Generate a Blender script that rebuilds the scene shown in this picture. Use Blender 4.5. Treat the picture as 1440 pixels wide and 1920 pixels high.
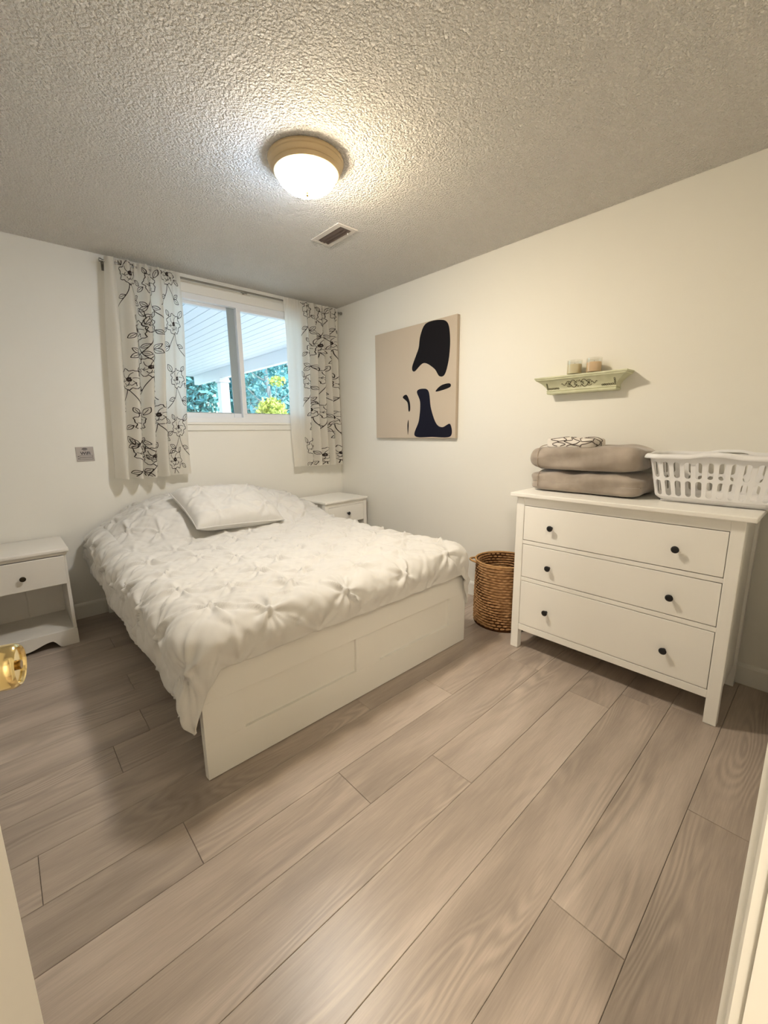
import bpy, bmesh, math, random
import numpy as np
from mathutils import Vector, Matrix
random.seed(7); np.random.seed(7)
for o in list(bpy.data.objects): bpy.data.objects.remove(o, do_unlink=True)
SC = bpy.context.scene
COL = SC.collection
PI = math.pi

# ------------------------------------------------------------------ camera
CAM = (-2.6971, -3.6044, 1.3087); YAW, PITCH, ROLL, FPX = 0.7425, 0.1891, -0.0122, 782.32
def cam_matrix():
    cy, sy, cp, sp, cr, sr = math.cos(YAW), math.sin(YAW), math.cos(PITCH), math.sin(PITCH), math.cos(ROLL), math.sin(ROLL)
    fw = Vector((sy*cp, cy*cp, -sp)); rt = Vector((cy, -sy, 0)); up = rt.cross(fw)
    r2 = cr*rt + sr*up; u2 = -sr*rt + cr*up
    return Matrix(((r2.x, u2.x, -fw.x, CAM[0]), (r2.y, u2.y, -fw.y, CAM[1]), (r2.z, u2.z, -fw.z, CAM[2]), (0, 0, 0, 1)))
cd = bpy.data.cameras.new('camera'); co = bpy.data.objects.new('camera', cd); COL.objects.link(co)
cd.sensor_fit = 'HORIZONTAL'; cd.sensor_width = 36; cd.lens = FPX/1440*36; cd.clip_start = 0.02; cd.clip_end = 300
co.matrix_world = cam_matrix(); SC.camera = co

# ------------------------------------------------------------------ world, sun, exposure
w = bpy.data.worlds.new('sky'); SC.world = w; w.use_nodes = True
nt = w.node_tree; bg = nt.nodes['Background']
sky = nt.nodes.new('ShaderNodeTexSky'); sky.sky_type = 'NISHITA'; sky.sun_disc = False
sky.sun_elevation = math.radians(48); sky.sun_rotation = math.radians(150); sky.air_density = 1.2; sky.dust_density = 1.5
nt.links.new(sky.outputs[0], bg.inputs['Color']); bg.inputs['Strength'].default_value = 0.43
sl = bpy.data.lights.new('sun', 'SUN'); sl.energy = 4.2; sl.angle = 0.01; sl.color = (1, .95, .86)
so = bpy.data.objects.new('sun', sl); COL.objects.link(so); so.location = (6, -6, 14)
so.rotation_euler = Vector((-0.42, 0.62, -0.75)).to_track_quat('-Z', 'Y').to_euler()
SC.view_settings.view_transform = 'Standard'; SC.view_settings.look = 'None'
SC.view_settings.gamma = 1; SC.view_settings.use_curve_mapping = False
SC.view_settings.exposure = 0.62
LAMP_STRENGTH = 160.0
HALL_STRENGTH = 170.0

# ------------------------------------------------------------------ helpers
def lin(c):
    return tuple(((x/255)/12.92 if x/255 <= .04045 else ((x/255+.055)/1.055)**2.4) for x in c)
MATS = {}
def mat(name, rgb, rough=.5, metal=0, spec=.5, var=0, vscale=8, bump=0, bscale=60, bdist=.002, stretch=(1, 1, 1), rgb2=None, sheen=0, coat=0, detail=4):
    m = bpy.data.materials.new(name); m.use_nodes = True; MATS[name] = m
    n = m.node_tree.nodes; l = m.node_tree.links; b = n['Principled BSDF']
    c = lin(rgb); b.inputs['Base Color'].default_value = (*c, 1)
    b.inputs['Roughness'].default_value = rough; b.inputs['Metallic'].default_value = metal
    b.inputs['Specular IOR Level'].default_value = spec
    if sheen: b.inputs['Sheen Weight'].default_value = sheen; b.inputs['Sheen Roughness'].default_value = .4
    if coat: b.inputs['Coat Weight'].default_value = coat
    if var or bump or rgb2:
        tc = n.new('ShaderNodeTexCoord'); mp = n.new('ShaderNodeMapping'); mp.inputs['Scale'].default_value = stretch
        l.new(tc.outputs['Object'], mp.inputs['Vector'])
    if var or rgb2:
        nz = n.new('ShaderNodeTexNoise'); nz.inputs['Scale'].default_value = vscale; nz.inputs['Detail'].default_value = detail
        l.new(mp.outputs[0], nz.inputs['Vector'])
        rp = n.new('ShaderNodeValToRGB'); rp.color_ramp.elements[0].position = .3; rp.color_ramp.elements[1].position = .7
        c2 = lin(rgb2) if rgb2 else tuple(x*(1-var) for x in c)
        rp.color_ramp.elements[0].color = (*c2, 1); rp.color_ramp.elements[1].color = (*c, 1)
        l.new(nz.outputs[0], rp.inputs[0]); l.new(rp.outputs[0], b.inputs['Base Color'])
    if bump:
        nb = n.new('ShaderNodeTexNoise'); nb.inputs['Scale'].default_value = bscale; nb.inputs['Detail'].default_value = 3
        l.new(mp.outputs[0], nb.inputs['Vector'])
        bp = n.new('ShaderNodeBump'); bp.inputs['Strength'].default_value = bump; bp.inputs['Distance'].default_value = bdist
        l.new(nb.outputs[0], bp.inputs['Height']); l.new(bp.outputs[0], b.inputs['Normal'])
    return m

class MB:
    """collects geometry of ONE mesh object"""
    def __init__(s): s.v = []; s.f = []
    def add(s, vs, fs):
        o = len(s.v); s.v += [tuple(p) for p in vs]; s.f += [tuple(i+o for i in f) for f in fs]; return s
    def box(s, x0, x1, y0, y1, z0, z1, bev=0, seg=2, M=None):
        x0, x1 = min(x0, x1), max(x0, x1); y0, y1 = min(y0, y1), max(y0, y1); z0, z1 = min(z0, z1), max(z0, z1)
        bm = bmesh.new(); bmesh.ops.create_cube(bm, size=1)
        for p in bm.verts:
            p.co = Vector(((x0+x1)/2+p.co.x*(x1-x0), (y0+y1)/2+p.co.y*(y1-y0), (z0+z1)/2+p.co.z*(z1-z0)))
        if bev: bmesh.ops.bevel(bm, geom=bm.edges[:], offset=bev, segments=seg, profile=.5, affect='EDGES')
        bm.verts.index_update()
        vs = [(M @ p.co) if M else p.co.copy() for p in bm.verts]; fs = [[q.index for q in f.verts] for f in bm.faces]
        bm.free(); return s.add(vs, fs)
    def lathe(s, prof, n=32, c=(0, 0, 0), M=None, closed=False):
        vs = []; fs = []
        for k in range(n):
            a = 2*PI*k/n
            for r, z in prof:
                p = Vector((r*math.cos(a), r*math.sin(a), z))
                p = (M @ p) if M else p
                vs.append((p.x+c[0], p.y+c[1], p.z+c[2]))
        m = len(prof)
        for k in range(n):
            k2 = (k+1) % n
            for j in range(m-1): fs.append((k*m+j, k2*m+j, k2*m+j+1, k*m+j+1))
            if closed: fs.append((k*m+m-1, k2*m+m-1, k2*m, k*m))
        return s.add(vs, fs)
    def tube(s, pts, r, n=8, cap=True):
        pts = [Vector(p) for p in pts]; vs = []; fs = []
        rr = r if isinstance(r, (list, tuple)) else [r]*len(pts)
        for i, p in enumerate(pts):
            d = (pts[min(i+1, len(pts)-1)]-pts[max(i-1, 0)]).normalized()
            a = d.cross(Vector((0, 0, 1)) if abs(d.z) < .9 else Vector((1, 0, 0))).normalized(); b = d.cross(a)
            for k in range(n):
                t = 2*PI*k/n; q = p+(a*math.cos(t)+b*math.sin(t))*rr[i]; vs.append(q)
        for i in range(len(pts)-1):
            for k in range(n):
                fs.append((i*n+k, i*n+(k+1) % n, (i+1)*n+(k+1) % n, (i+1)*n+k))
        if cap: fs.append(tuple(range(n))[::-1]); fs.append(tuple((len(pts)-1)*n+k for k in range(n)))
        return s.add(vs, fs)
    def grid(s, fn, nu, nv, wrapu=False):
        vs = []; fs = []
        for i in range(nu):
            for j in range(nv): vs.append(fn(i/(nu if wrapu else nu-1), j/(nv-1)))
        for i in range(nu if wrapu else nu-1):
            for j in range(nv-1):
                i2 = (i+1) % nu; fs.append((i*nv+j, i2*nv+j, i2*nv+j+1, i*nv+j+1))
        return s.add(vs, fs)
    def prism(s, poly, ax, a0, a1):
        """poly in the two other axes (order x,y,z without ax), extruded along ax"""
        n = len(poly); vs = []
        for a in (a0, a1):
            for p in poly:
                q = list(p); q.insert(ax, a); vs.append(tuple(q))
        fs = [(k, (k+1) % n, n+(k+1) % n, n+k) for k in range(n)] + [tuple(range(n))[::-1], tuple(range(n, 2*n))]
        return s.add(vs, fs)

ORG = {}
def org(o): return ORG.get(o.name, Vector((0, 0, 0))) if o else Vector((0, 0, 0))
def build(name, mb, m, parent=None, smooth=False, local=False, fixn=True):
    """one mesh object; world coordinates unless local=True"""
    me = bpy.data.meshes.new(name)
    off = Vector((0, 0, 0)) if local else org(parent)
    me.from_pydata([(p[0]-off.x, p[1]-off.y, p[2]-off.z) for p in mb.v], [], mb.f)
    if fixn:
        bm = bmesh.new(); bm.from_mesh(me); bmesh.ops.recalc_face_normals(bm, faces=bm.faces[:]); bm.to_mesh(me); bm.free()
    if smooth:
        me.polygons.foreach_set('use_smooth', [True]*len(me.polygons))
        if isinstance(smooth, float): me.set_sharp_from_angle(angle=smooth)
    me.materials.append(MATS[m] if isinstance(m, str) else m)
    o = bpy.data.objects.new(name, me); COL.objects.link(o)
    if parent: o.parent = parent; ORG[o.name] = off.copy()
    return o
def tag(o, label, cat=None, group=None, kind=None):
    o['label'] = label
    if cat: o['category'] = cat
    if group: o['group'] = group
    if kind: o['kind'] = kind
    return o
def thing(name, label, cat, loc, rz=0, group=None, kind=None):
    o = bpy.data.objects.new(name, None); COL.objects.link(o); o.location = loc; o.rotation_euler = (0, 0, rz)
    o.empty_display_size = .05; ORG[o.name] = Vector(loc); return tag(o, label, cat, group, kind)
def inst(src, name, loc, parent):
    o = src.copy(); o.name = name; COL.objects.link(o); o.parent = parent; o.location = loc; return o
SM = math.radians(35)
def sstep(a, b, x):
    t = min(1, max(0, (x-a)/(b-a))); return t*t*(3-2*t)

# ------------------------------------------------------------------ materials
mat('wall_paint', (240, 237, 228), .75, spec=.25, bump=.12, bscale=140, bdist=.001)
mat('trim_paint', (240, 238, 230), .35, bump=.04, bscale=50)
mat('door_paint', (238, 232, 218), .45)
mat('white_lacquer', (247, 244, 237), .38, bump=.05, bscale=90, bdist=.0006)
mat('bed_lacquer', (236, 233, 225), .42)
mat('old_white', (236, 231, 222), .45, var=.04, vscale=5)
mat('vinyl', (240, 242, 244), .3)
mat('weatherstrip', (165, 175, 178), .5)
mat('knob_black', (22, 21, 22), .35)
mat('knob_bronze', (62, 55, 40), .35, metal=.6)
mat('brass', (240, 218, 158), .13, metal=1)
mat('brass_dark', (150, 120, 66), .25, metal=1)
mat('steel', (150, 146, 138), .32, metal=.9)
mat('lamp_ring', (206, 184, 146), .4, metal=.25)
mat('vent_paint', (214, 206, 196), .5)
mat('vent_dark', (66, 52, 44), .7)
mat('duvet_cotton', (217, 214, 208), .85, spec=.15, sheen=.2, bump=.12, bscale=40, bdist=.003)
mat('sheet_cotton', (238, 236, 232), .85, spec=.15)
mat('pillow_grey', (150, 146, 142), .9, spec=.1)
mat('blanket', (182, 170, 158), .95, spec=.08, rgb2=(150, 139, 128), vscale=7, sheen=.5, bump=.25, bscale=160, bdist=.002)
mat('blanket_hem', (170, 154, 138), .95, spec=.08, bump=.6, bscale=300, bdist=.002)
mat('towel', (226, 219, 210), .95, spec=.08, bump=.5, bscale=220, bdist=.002)
mat('towel_line', (96, 86, 80), .95, spec=.05)
mat('plastic_white', (240, 239, 240), .32)
mat('hyacinth', (196, 154, 108), .8, spec=.2, rgb2=(132, 94, 60), vscale=26, stretch=(1, 1, 3), bump=.6, bscale=180, bdist=.002)
mat('hyacinth_base_gap_shade', (70, 44, 24), .9, spec=.1)  # dark base colour, also painted-in shade between the hamper strands
mat('rim_cane', (196, 152, 98), .7, var=.3, vscale=40)
mat('canvas_beige', (200, 186, 168), .9, spec=.1, bump=.2, bscale=500, bdist=.0006)
mat('canvas_edge', (150, 134, 114), .9, spec=.1)
mat('print_pale', (216, 202, 186), .9, spec=.1)
mat('print_black', (24, 22, 26), .8, spec=.15)
mat('print_navy', (24, 24, 38), .8, spec=.15)
mat('shelf_green', (212, 212, 182), .5, rgb2=(198, 198, 164), vscale=22)
mat('shelf_ornament', (96, 92, 66), .6)
mat('wax_cream', (226, 214, 178), .6)
mat('wax_peach', (234, 200, 158), .6)
mat('plaque', (176, 170, 168), .35, metal=.3)
mat('plaque_ink', (40, 38, 44), .6)
mat('stitch', (62, 54, 51), .9, spec=.1)
mat('soffit', (240, 243, 248), .5)
mat('soffit_gap', (70, 76, 88), .8)
mat('beam_white', (238, 240, 246), .5)
mat('bark', (176, 176, 172), .9, var=.3, vscale=10)
mat('leaf_blue', (128, 186, 182), .7, rgb2=(78, 140, 150), vscale=1.6)
mat('leaf_lime', (214, 216, 110), .7, rgb2=(160, 180, 90), vscale=3)
mat('paving', (206, 204, 198), .9, var=.1, vscale=2)
mat('lawn', (110, 150, 110), .9, var=.3, vscale=3)
mat('subfloor', (60, 50, 42), .9)
mat('dark_wood', (92, 77, 68), .8)

def glass_mat(name, tint, gloss):
    m = bpy.data.materials.new(name); m.use_nodes = True; MATS[name] = m
    n = m.node_tree.nodes; l = m.node_tree.links; n.remove(n['Principled BSDF'])
    t = n.new('ShaderNodeBsdfTransparent'); t.inputs[0].default_value = (*tint, 1)
    g = n.new('ShaderNodeBsdfGlossy'); g.inputs['Roughness'].default_value = .03
    x = n.new('ShaderNodeMixShader'); x.inputs[0].default_value = gloss
    l.new(t.outputs[0], x.inputs[1]); l.new(g.outputs[0], x.inputs[2]); l.new(x.outputs[0], n['Material Output'].inputs[0])
glass_mat('pane_glass', (.91, .98, 1), .05)
glass_mat('jar_glass', (.97, .97, .95), .10)

def cloth_mat():
    m = bpy.data.materials.new('curtain_cloth'); m.use_nodes = True; MATS['curtain_cloth'] = m
    n = m.node_tree.nodes; l = m.node_tree.links; n.remove(n['Principled BSDF'])
    d = n.new('ShaderNodeBsdfDiffuse'); d.inputs[0].default_value = (*lin((242, 236, 226)), 1)
    t = n.new('ShaderNodeBsdfTranslucent'); t.inputs[0].default_value = (*lin((248, 247, 242)), 1)
    x = n.new('ShaderNodeMixShader'); x.inputs[0].default_value = .58
    tc = n.new('ShaderNodeTexCoord'); nz = n.new('ShaderNodeTexNoise'); nz.inputs['Scale'].default_value = 350
    bp = n.new('ShaderNodeBump'); bp.inputs['Strength'].default_value = .15; bp.inputs['Distance'].default_value = .001
    l.new(tc.outputs['Object'], nz.inputs['Vector']); l.new(nz.outputs[0], bp.inputs['Height']); l.new(bp.outputs[0], d.inputs['Normal'])
    l.new(d.outputs[0], x.inputs[1]); l.new(t.outputs[0], x.inputs[2]); l.new(x.outputs[0], n['Material Output'].inputs[0])
cloth_mat()

def ceiling_mat():
    m = bpy.data.materials.new('popcorn'); m.use_nodes = True; MATS['popcorn'] = m
    n = m.node_tree.nodes; l = m.node_tree.links; b = n['Principled BSDF']
    b.inputs['Base Color'].default_value = (*lin((246, 242, 235)), 1); b.inputs['Roughness'].default_value = .9
    b.inputs['Specular IOR Level'].default_value = .15
    tc = n.new('ShaderNodeTexCoord')
    a = n.new('ShaderNodeTexNoise'); a.inputs['Scale'].default_value = 92; a.inputs['Detail'].default_value = 2.5; a.inputs['Roughness'].default_value = .55
    v = n.new('ShaderNodeTexVoronoi'); v.inputs['Scale'].default_value = 110
    l.new(tc.outputs['Object'], a.inputs['Vector']); l.new(tc.outputs['Object'], v.inputs['Vector'])
    mr = n.new('ShaderNodeMapRange'); mr.inputs['From Min'].default_value = .4; mr.inputs['From Max'].default_value = .65
    l.new(a.outputs[0], mr.inputs[0])
    mm = n.new('ShaderNodeMath'); mm.operation = 'MULTIPLY_ADD'; mm.inputs[1].default_value = -.5
    l.new(v.outputs['Distance'], mm.inputs[0]); l.new(mr.outputs[0], mm.inputs[2])
    bp = n.new('ShaderNodeBump'); bp.inputs['Strength'].default_value = 1.0; bp.inputs['Distance'].default_value = .010
    l.new(mm.outputs[0], bp.inputs['Height']); l.new(bp.outputs[0], b.inputs['Normal'])
ceiling_mat()

def plank_mat():
    m = bpy.data.materials.new('oak_laminate'); m.use_nodes = True; MATS['oak_laminate'] = m
    n = m.node_tree.nodes; l = m.node_tree.links; b = n['Principled BSDF']
    tc = n.new('ShaderNodeTexCoord'); oi = n.new('ShaderNodeObjectInfo')
    sc = n.new('ShaderNodeVectorMath'); sc.operation = 'SCALE'; sc.inputs[0].default_value = (7.3, 3.1, 5.7)
    l.new(oi.outputs['Random'], sc.inputs['Scale'])
    ad = n.new('ShaderNodeVectorMath'); ad.operation = 'ADD'
    l.new(tc.outputs['Object'], ad.inputs[0]); l.new(sc.outputs[0], ad.inputs[1])
    def mp(s):
        q = n.new('ShaderNodeMapping'); q.inputs['Scale'].default_value = s; l.new(ad.outputs[0], q.inputs['Vector']); return q
    # broad tone along the board
    n1 = n.new('ShaderNodeTexNoise'); n1.inputs['Scale'].default_value = 1; n1.inputs['Detail'].default_value = 3
    l.new(mp((1.6, 9, 1)).outputs[0], n1.inputs['Vector'])
    # fine fibres
    n2 = n.new('ShaderNodeTexNoise'); n2.inputs['Scale'].default_value = 1; n2.inputs['Detail'].default_value = 6; n2.inputs['Roughness'].default_value = .65
    l.new(mp((11, 260, 1)).outputs[0], n2.inputs['Vector'])
    # cathedral figure
    n3 = n.new('ShaderNodeTexNoise'); n3.inputs['Scale'].default_value = 1; n3.inputs['Detail'].default_value = 1.5; n3.inputs['Distortion'].default_value = .4
    l.new(mp((.75, 5.5, 1)).outputs[0], n3.inputs['Vector'])
    ml = n.new('ShaderNodeMath'); ml.operation = 'MULTIPLY'; ml.inputs[1].default_value = 130; l.new(n3.outputs[0], ml.inputs[0])
    sn = n.new('ShaderNodeMath'); sn.operation = 'SINE'; l.new(ml.outputs[0], sn.inputs[0])
    r1 = n.new('ShaderNodeValToRGB'); e = r1.color_ramp.elements
    e[0].position = .28; e[0].color = (*lin((152, 139, 128)), 1); e[1].position = .72; e[1].color = (*lin((188, 174, 161)), 1)
    k = e.new(.5); k.color = (*lin((172, 158, 145)), 1)
    l.new(n1.outputs[0], r1.inputs[0])
    m1 = n.new('ShaderNodeMix'); m1.data_type = 'RGBA'; m1.blend_type = 'OVERLAY'; m1.inputs[0].default_value = .26
    l.new(r1.outputs[0], m1.inputs[6]); l.new(n2.outputs[0], m1.inputs[7])
    mr = n.new('ShaderNodeMapRange'); mr.inputs[1].default_value = -1; mr.inputs[2].default_value = 1; mr.inputs[3].default_value = .40; mr.inputs[4].default_value = .60
    l.new(sn.outputs[0], mr.inputs[0])
    m2 = n.new('ShaderNodeMix'); m2.data_type = 'RGBA'; m2.blend_type = 'OVERLAY'; m2.inputs[0].default_value = .30
    mk = n.new('ShaderNodeTexNoise'); mk.inputs['Scale'].default_value = 1; mk.inputs['Detail'].default_value = 1; l.new(mp((1.5, 6, 1)).outputs[0], mk.inputs['Vector'])
    mkr = n.new('ShaderNodeMapRange'); mkr.inputs[1].default_value = .48; mkr.inputs[2].default_value = .66; mkr.inputs[3].default_value = .03; mkr.inputs[4].default_value = .62
    l.new(mk.outputs[0], mkr.inputs[0]); l.new(mkr.outputs[0], m2.inputs[0])
    l.new(m1.outputs[2], m2.inputs[6]); l.new(mr.outputs[0], m2.inputs[7])
    hs = n.new('ShaderNodeHueSaturation'); vr = n.new('ShaderNodeMapRange'); vr.inputs[3].default_value = .93; vr.inputs[4].default_value = 1.07
    l.new(oi.outputs['Random'], vr.inputs[0]); l.new(vr.outputs[0], hs.inputs['Value']); l.new(m2.outputs[2], hs.inputs['Color'])
    l.new(hs.outputs[0], b.inputs['Base Color'])
    b.inputs['Roughness'].default_value = .31; b.inputs['Specular IOR Level'].default_value = .45
    bp = n.new('ShaderNodeBump'); bp.inputs['Strength'].default_value = .18; bp.inputs['Distance'].default_value = .001
    l.new(n2.outputs[0], bp.inputs['Height']); l.new(bp.outputs[0], b.inputs['Normal'])
plank_mat()

# ------------------------------------------------------------------ the room
H = 2.524
XL, YF = -3.45, -3.612          # left wall, front (door) wall
DX0, DX1, DZ = -2.975, -2.20, 2.05   # doorway
HY = -5.3                        # end of hall
HX = -4.6                        # left end of hall
WX0, WX1, WZ0, WZ1 = -1.70, -0.42, 1.40, 2.40
S = lambda o, l: tag(o, l, None, None, 'structure')
fl = S(build('floor', MB().box(HX-.15, .15, HY-.15, .15, -.12, -.009), 'subfloor'), 'grey-brown oak laminate plank floor of the bedroom')
# planks
PW = .1945; PL = 1.232; Y0 = -2.236
joint = {0: -2.397, 1: -1.88, 2: -1.545, 5: -1.71, 6: -1.087, -1: -2.774, -2: -1.9, -3: -2.5}
odd = {3: [-2.66, -.712], 4: [-2.42, -.55]}      # rows laid with longer boards
def plank_mesh(L, W):
    b = .0012; g = .0006
    x, y = L/2-g, W/2-g
    v = [(-x, -y, -.008), (x, -y, -.008), (x, y, -.008), (-x, y, -.008), (-x, -y, -b), (x, -y, -b), (x, y, -b), (-x, y, -b),
         (-x+b, -y+b, 0), (x-b, -y+b, 0), (x-b, y-b, 0), (-x+b, y-b, 0)]
    f = [(8, 9, 10, 11)]
    for k in range(4):
        k2 = (k+1) % 4; f.append((k, k2, 4+k2, 4+k)); f.append((4+k, 4+k2, 8+k2, 8+k))
    me = bpy.data.meshes.new('plank'); me.from_pydata(v, [], f); me.materials.append(MATS['oak_laminate']); return me
full = plank_mesh(PL, PW)
r0 = -12; nrow = 28
for r in range(r0, r0+nrow):
    ya = Y0-PW*r; yb = ya-PW
    if ya <= HY or yb >= 0: continue
    ya2 = min(ya, -.004); yb2 = max(yb, HY+.004)
    j = joint.get(r, random.uniform(-2.4, -1.2))
    xlim = HX if yb < YF else XL
    if r in odd: cuts = [xlim]+odd[r]+[0]
    else:
        x = j
        while x > xlim: x -= PL
        cuts = [x]
        while cuts[-1] < 0: cuts.append(cuts[-1]+PL)
    for xc0, xc1 in zip(cuts, cuts[1:]):
        xa, xb = max(xc0, xlim+.004), min(xc1, -.004)
        if xb-xa > .01:
            whole = abs(xb-xa-PL) < 1e-6 and abs(ya2-yb2-PW) < 1e-6
            me = full if whole else plank_mesh(xb-xa, ya2-yb2)
            o = bpy.data.objects.new('plank', me); COL.objects.link(o); o.parent = fl
            o.location = ((xa+xb)/2, (ya2+yb2)/2, 0)
S(build('ceiling', MB().box(HX-.15, .15, HY-.15, .15, H, H+.18), 'popcorn'), 'white popcorn textured ceiling')
S(build('wall_back', MB().box(XL-.15, WX0, 0, .15, -.12, H).box(WX1, .15, 0, .15, -.12, H).box(WX0, WX1, 0, .15, -.12, WZ0).box(WX0, WX1, 0, .15, WZ1, H), 'wall_paint'), 'off-white painted wall with the window')
S(build('wall_right', MB().box(0, .15, HY-.15, 0, -.12, H), 'wall_paint'), 'off-white painted wall behind the chest of drawers')
S(build('wall_left', MB().box(XL-.15, XL, YF, 0, -.12, H), 'wall_paint'), 'off-white painted wall beyond the open door')
S(build('wall_front', MB().box(HX, DX0-.03, YF-.12, YF, 0, H).box(DX1+.03, 0, YF-.12, YF, 0, H).box(DX0-.03, DX1+.03, YF-.12, YF, DZ+.03, H), 'wall_paint'), 'off-white painted wall around the doorway')
S(build('wall_hall', MB().box(HX, 0, HY-.15, HY, -.12, H).box(HX-.15, HX, HY-.15, YF, -.12, H), 'wall_paint'), 'off-white painted end wall of the hallway')
def skirting(name, ax, lo, hi, label):
    t = .014
    prof = [(0, .001), (-t, .001), (-t, .095), (-t*.75, .106), (-t*.35, .112), (0, .114)]
    return S(build(name, MB().prism(prof, ax, lo, hi), 'trim_paint'), label)
skirting('baseboard_back', 0, XL, -.001, 'low white baseboard along the window wall')
skirting('baseboard_right', 1, YF, -.016, 'low white baseboard along the wall behind the chest of drawers')
# doorway: jamb lining, casing
S(build('trim_1', MB().box(DX1-.005, DX1+.03, YF-.12, YF, 0, DZ+.03).box(DX0-.03, DX0+.005, YF-.12, YF, 0, DZ+.03).box(DX0, DX1, YF-.12, YF, DZ, DZ+.03)
    .box(DX1-.017, DX1-.005, YF-.075, YF-.04, 0, DZ), 'trim_paint'), 'white door jamb lining at the bottom right')
cas = [(DX1, YF), (DX1, YF+.010), (DX1+.003, YF+.0125), (DX1+.006, YF+.0125), (DX1+.008, YF+.0145), (DX1+.012, YF+.019), (DX1+.05, YF+.019), (DX1+.062, YF+.010), (DX1+.062, YF)]
S(build('trim_2', MB().prism(cas, 2, 0, DZ+.06), 'trim_paint'), 'white moulded door casing at the right edge')
cas2 = [(DX0-p[0]+DX1, p[1]) for p in cas]
S(build('trim_3', MB().prism(cas2, 2, 0, DZ+.06), 'trim_paint'), 'white moulded door casing on the hinge side')

# door (hinged left, swung into the room)
hx, hy = -2.965, -3.60; fx, fy = -2.764, -2.867
ang = math.atan2(fy-hy, fx-hx); DL = math.hypot(fx-hx, fy-hy)
d = thing('door_1', 'open cream bedroom door at the bottom left edge', None, (hx, hy, 0), ang, kind='structure')
mb = MB().box(0, DL, 0, .035, .012, DZ-.01, .0015)
build('door_slab', mb, 'door_paint', d, local=True)
kz = 1.03; kx = DL-.062
Mk = Matrix.Rotation(PI/2, 4, 'X')     # lathe axis z -> -y (room side of the door, towards the doorway)
kn = build('door_knob', MB().lathe([(0, 0), (.033, 0), (.033, .004), (.028, .010), (.014, .013), (.012, .028), (.016, .034), (.0255, .042), (.0275, .050), (.0275, .066), (.0262, .070), (.0235, .0725), (.0215, .0715), (.0205, .069), (.0, .069)], 48, (kx, 0, kz), Mk), 'brass', d, smooth=SM, local=True)
kn['label'] = 'polished brass door knob'
kb = build('lock_button', MB().lathe([(0, .069), (.006, .069), (.006, .0725), (.005, .0735), (0, .0735)], 24, (kx, 0, kz), Mk), 'brass_dark', kn, smooth=SM, local=True)

# ------------------------------------------------------------------ window
wn = thing('window_1', 'white sliding window between the floral curtains', None, ((WX0+WX1)/2, 0, WZ0), kind='structure')
XM = -1.03
fr = MB()
fr.box(WX0, WX1, .0, .13, WZ0, WZ0+.05, .003).box(WX0, WX1, .0, .13, WZ1-.05, WZ1, .003).box(WX0, WX0+.05, .0, .13, WZ0+.05, WZ1-.05, .003).box(WX1-.05, WX1, .0, .13, WZ0+.05, WZ1-.05, .003)
build('window_frame', fr, 'vinyl', wn)
def sash(x0, x1, z0, z1, y0, y1, t):
    s = build('sash', MB().box(x0, x1, y0, y1, z0, z0+t, .003).box(x0, x1, y0, y1, z1-t, z1, .003).box(x0, x0+t, y0, y1, z0+t, z1-t, .002).box(x1-t, x1, y0, y1, z0+t, z1-t, .002), 'vinyl', wn)
    ym = (y0+y1)/2
    build('pane', MB().box(x0+t-.005, x1-t+.005, ym-.002, ym+.002, z0+t-.005, z1-t+.005), 'pane_glass', s)
    build('weatherstrip', MB().box(x0+t, x1-t, y0+.004, y0+.014, z0+t, z0+t+.006), 'weatherstrip', s)
    return s
sash(WX0+.045, XM-.010, WZ0+.045, WZ1-.03, .055, .10, .04)
sash(XM-.020, WX1-.045, WZ0+.045, WZ1-.03, .006, .045, .038)
build('grey_stile', MB().box(XM-.084, XM-.020, .0455, .0548, WZ0+.086, WZ1-.05, .001), 'weatherstrip', wn)
build('stile_foot', MB().box(XM-.084, XM-.020, .0455, .0548, WZ0+.046, WZ0+.0855, .001), 'vinyl', wn)
build('window_sill', MB().box(WX0-.07, WX1+.07, -.022, .01, WZ0-.012, WZ0+.006, .003), 'trim_paint', wn)
build('apron_trim', MB().box(WX0-.06, WX1+.06, -.013, 0, WZ0-.06, WZ0-.012, .003), 'trim_paint', wn)
build('head_trim', MB().box(WX0-.07, WX1+.07, -.016, 0, WZ1-.008, WZ1+.058, .003).box(WX0-.07, WX1+.07, -.022, 0, WZ1+.052, WZ1+.07, .003), 'trim_paint', wn)
build('side_trim', MB().box(WX0-.06, WX0, -.013, 0, WZ0, WZ1, .003), 'trim_paint', wn)
build('side_trim', MB().box(WX1, WX1+.06, -.013, 0, WZ0, WZ1, .003), 'trim_paint', wn)

# ------------------------------------------------------------------ outside
S(build('ground', MB().box(-14, 34, .16, 13, .9, 1.05), 'paving'), 'pale paving outside the window')
S(build('lawn', MB().box(-14, 34, 13, 60, .9, 1.04), 'lawn'), 'green lawn under the trees outside')
ZS = 3.3
pr = thing('porch_roof', 'white boarded porch soffit with a deep beam outside the window', 'porch roof', (0, 6, ZS))
pm = None; k = 0
XE = 2.70
x = XE
while x > -2.4:
    if pm is None:
        pm = build('soffit_board', MB().box(-.0922, .0922, .2, 11.9, 0, .02, .003, 1), 'soffit', pr, local=True); pm.location = (x-.0975, -6, 0)
    else: inst(pm, 'soffit_board', (x-.0975, -6, 0), pr)
    x -= .195
build('roof_deck', MB().box(-2.6, XE+.2, .2, 12.1, ZS+.02, ZS+.14), 'soffit_gap', pr)
build('beam', MB().box(XE, XE+.16, .25, 11.95, ZS-.30, ZS+.02, .006), 'beam_white', pr)
build('fascia', MB().box(-2.6, XE+.16, 11.9, 11.98, ZS-.02, ZS+.16, .006), 'beam_white', pr)
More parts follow.
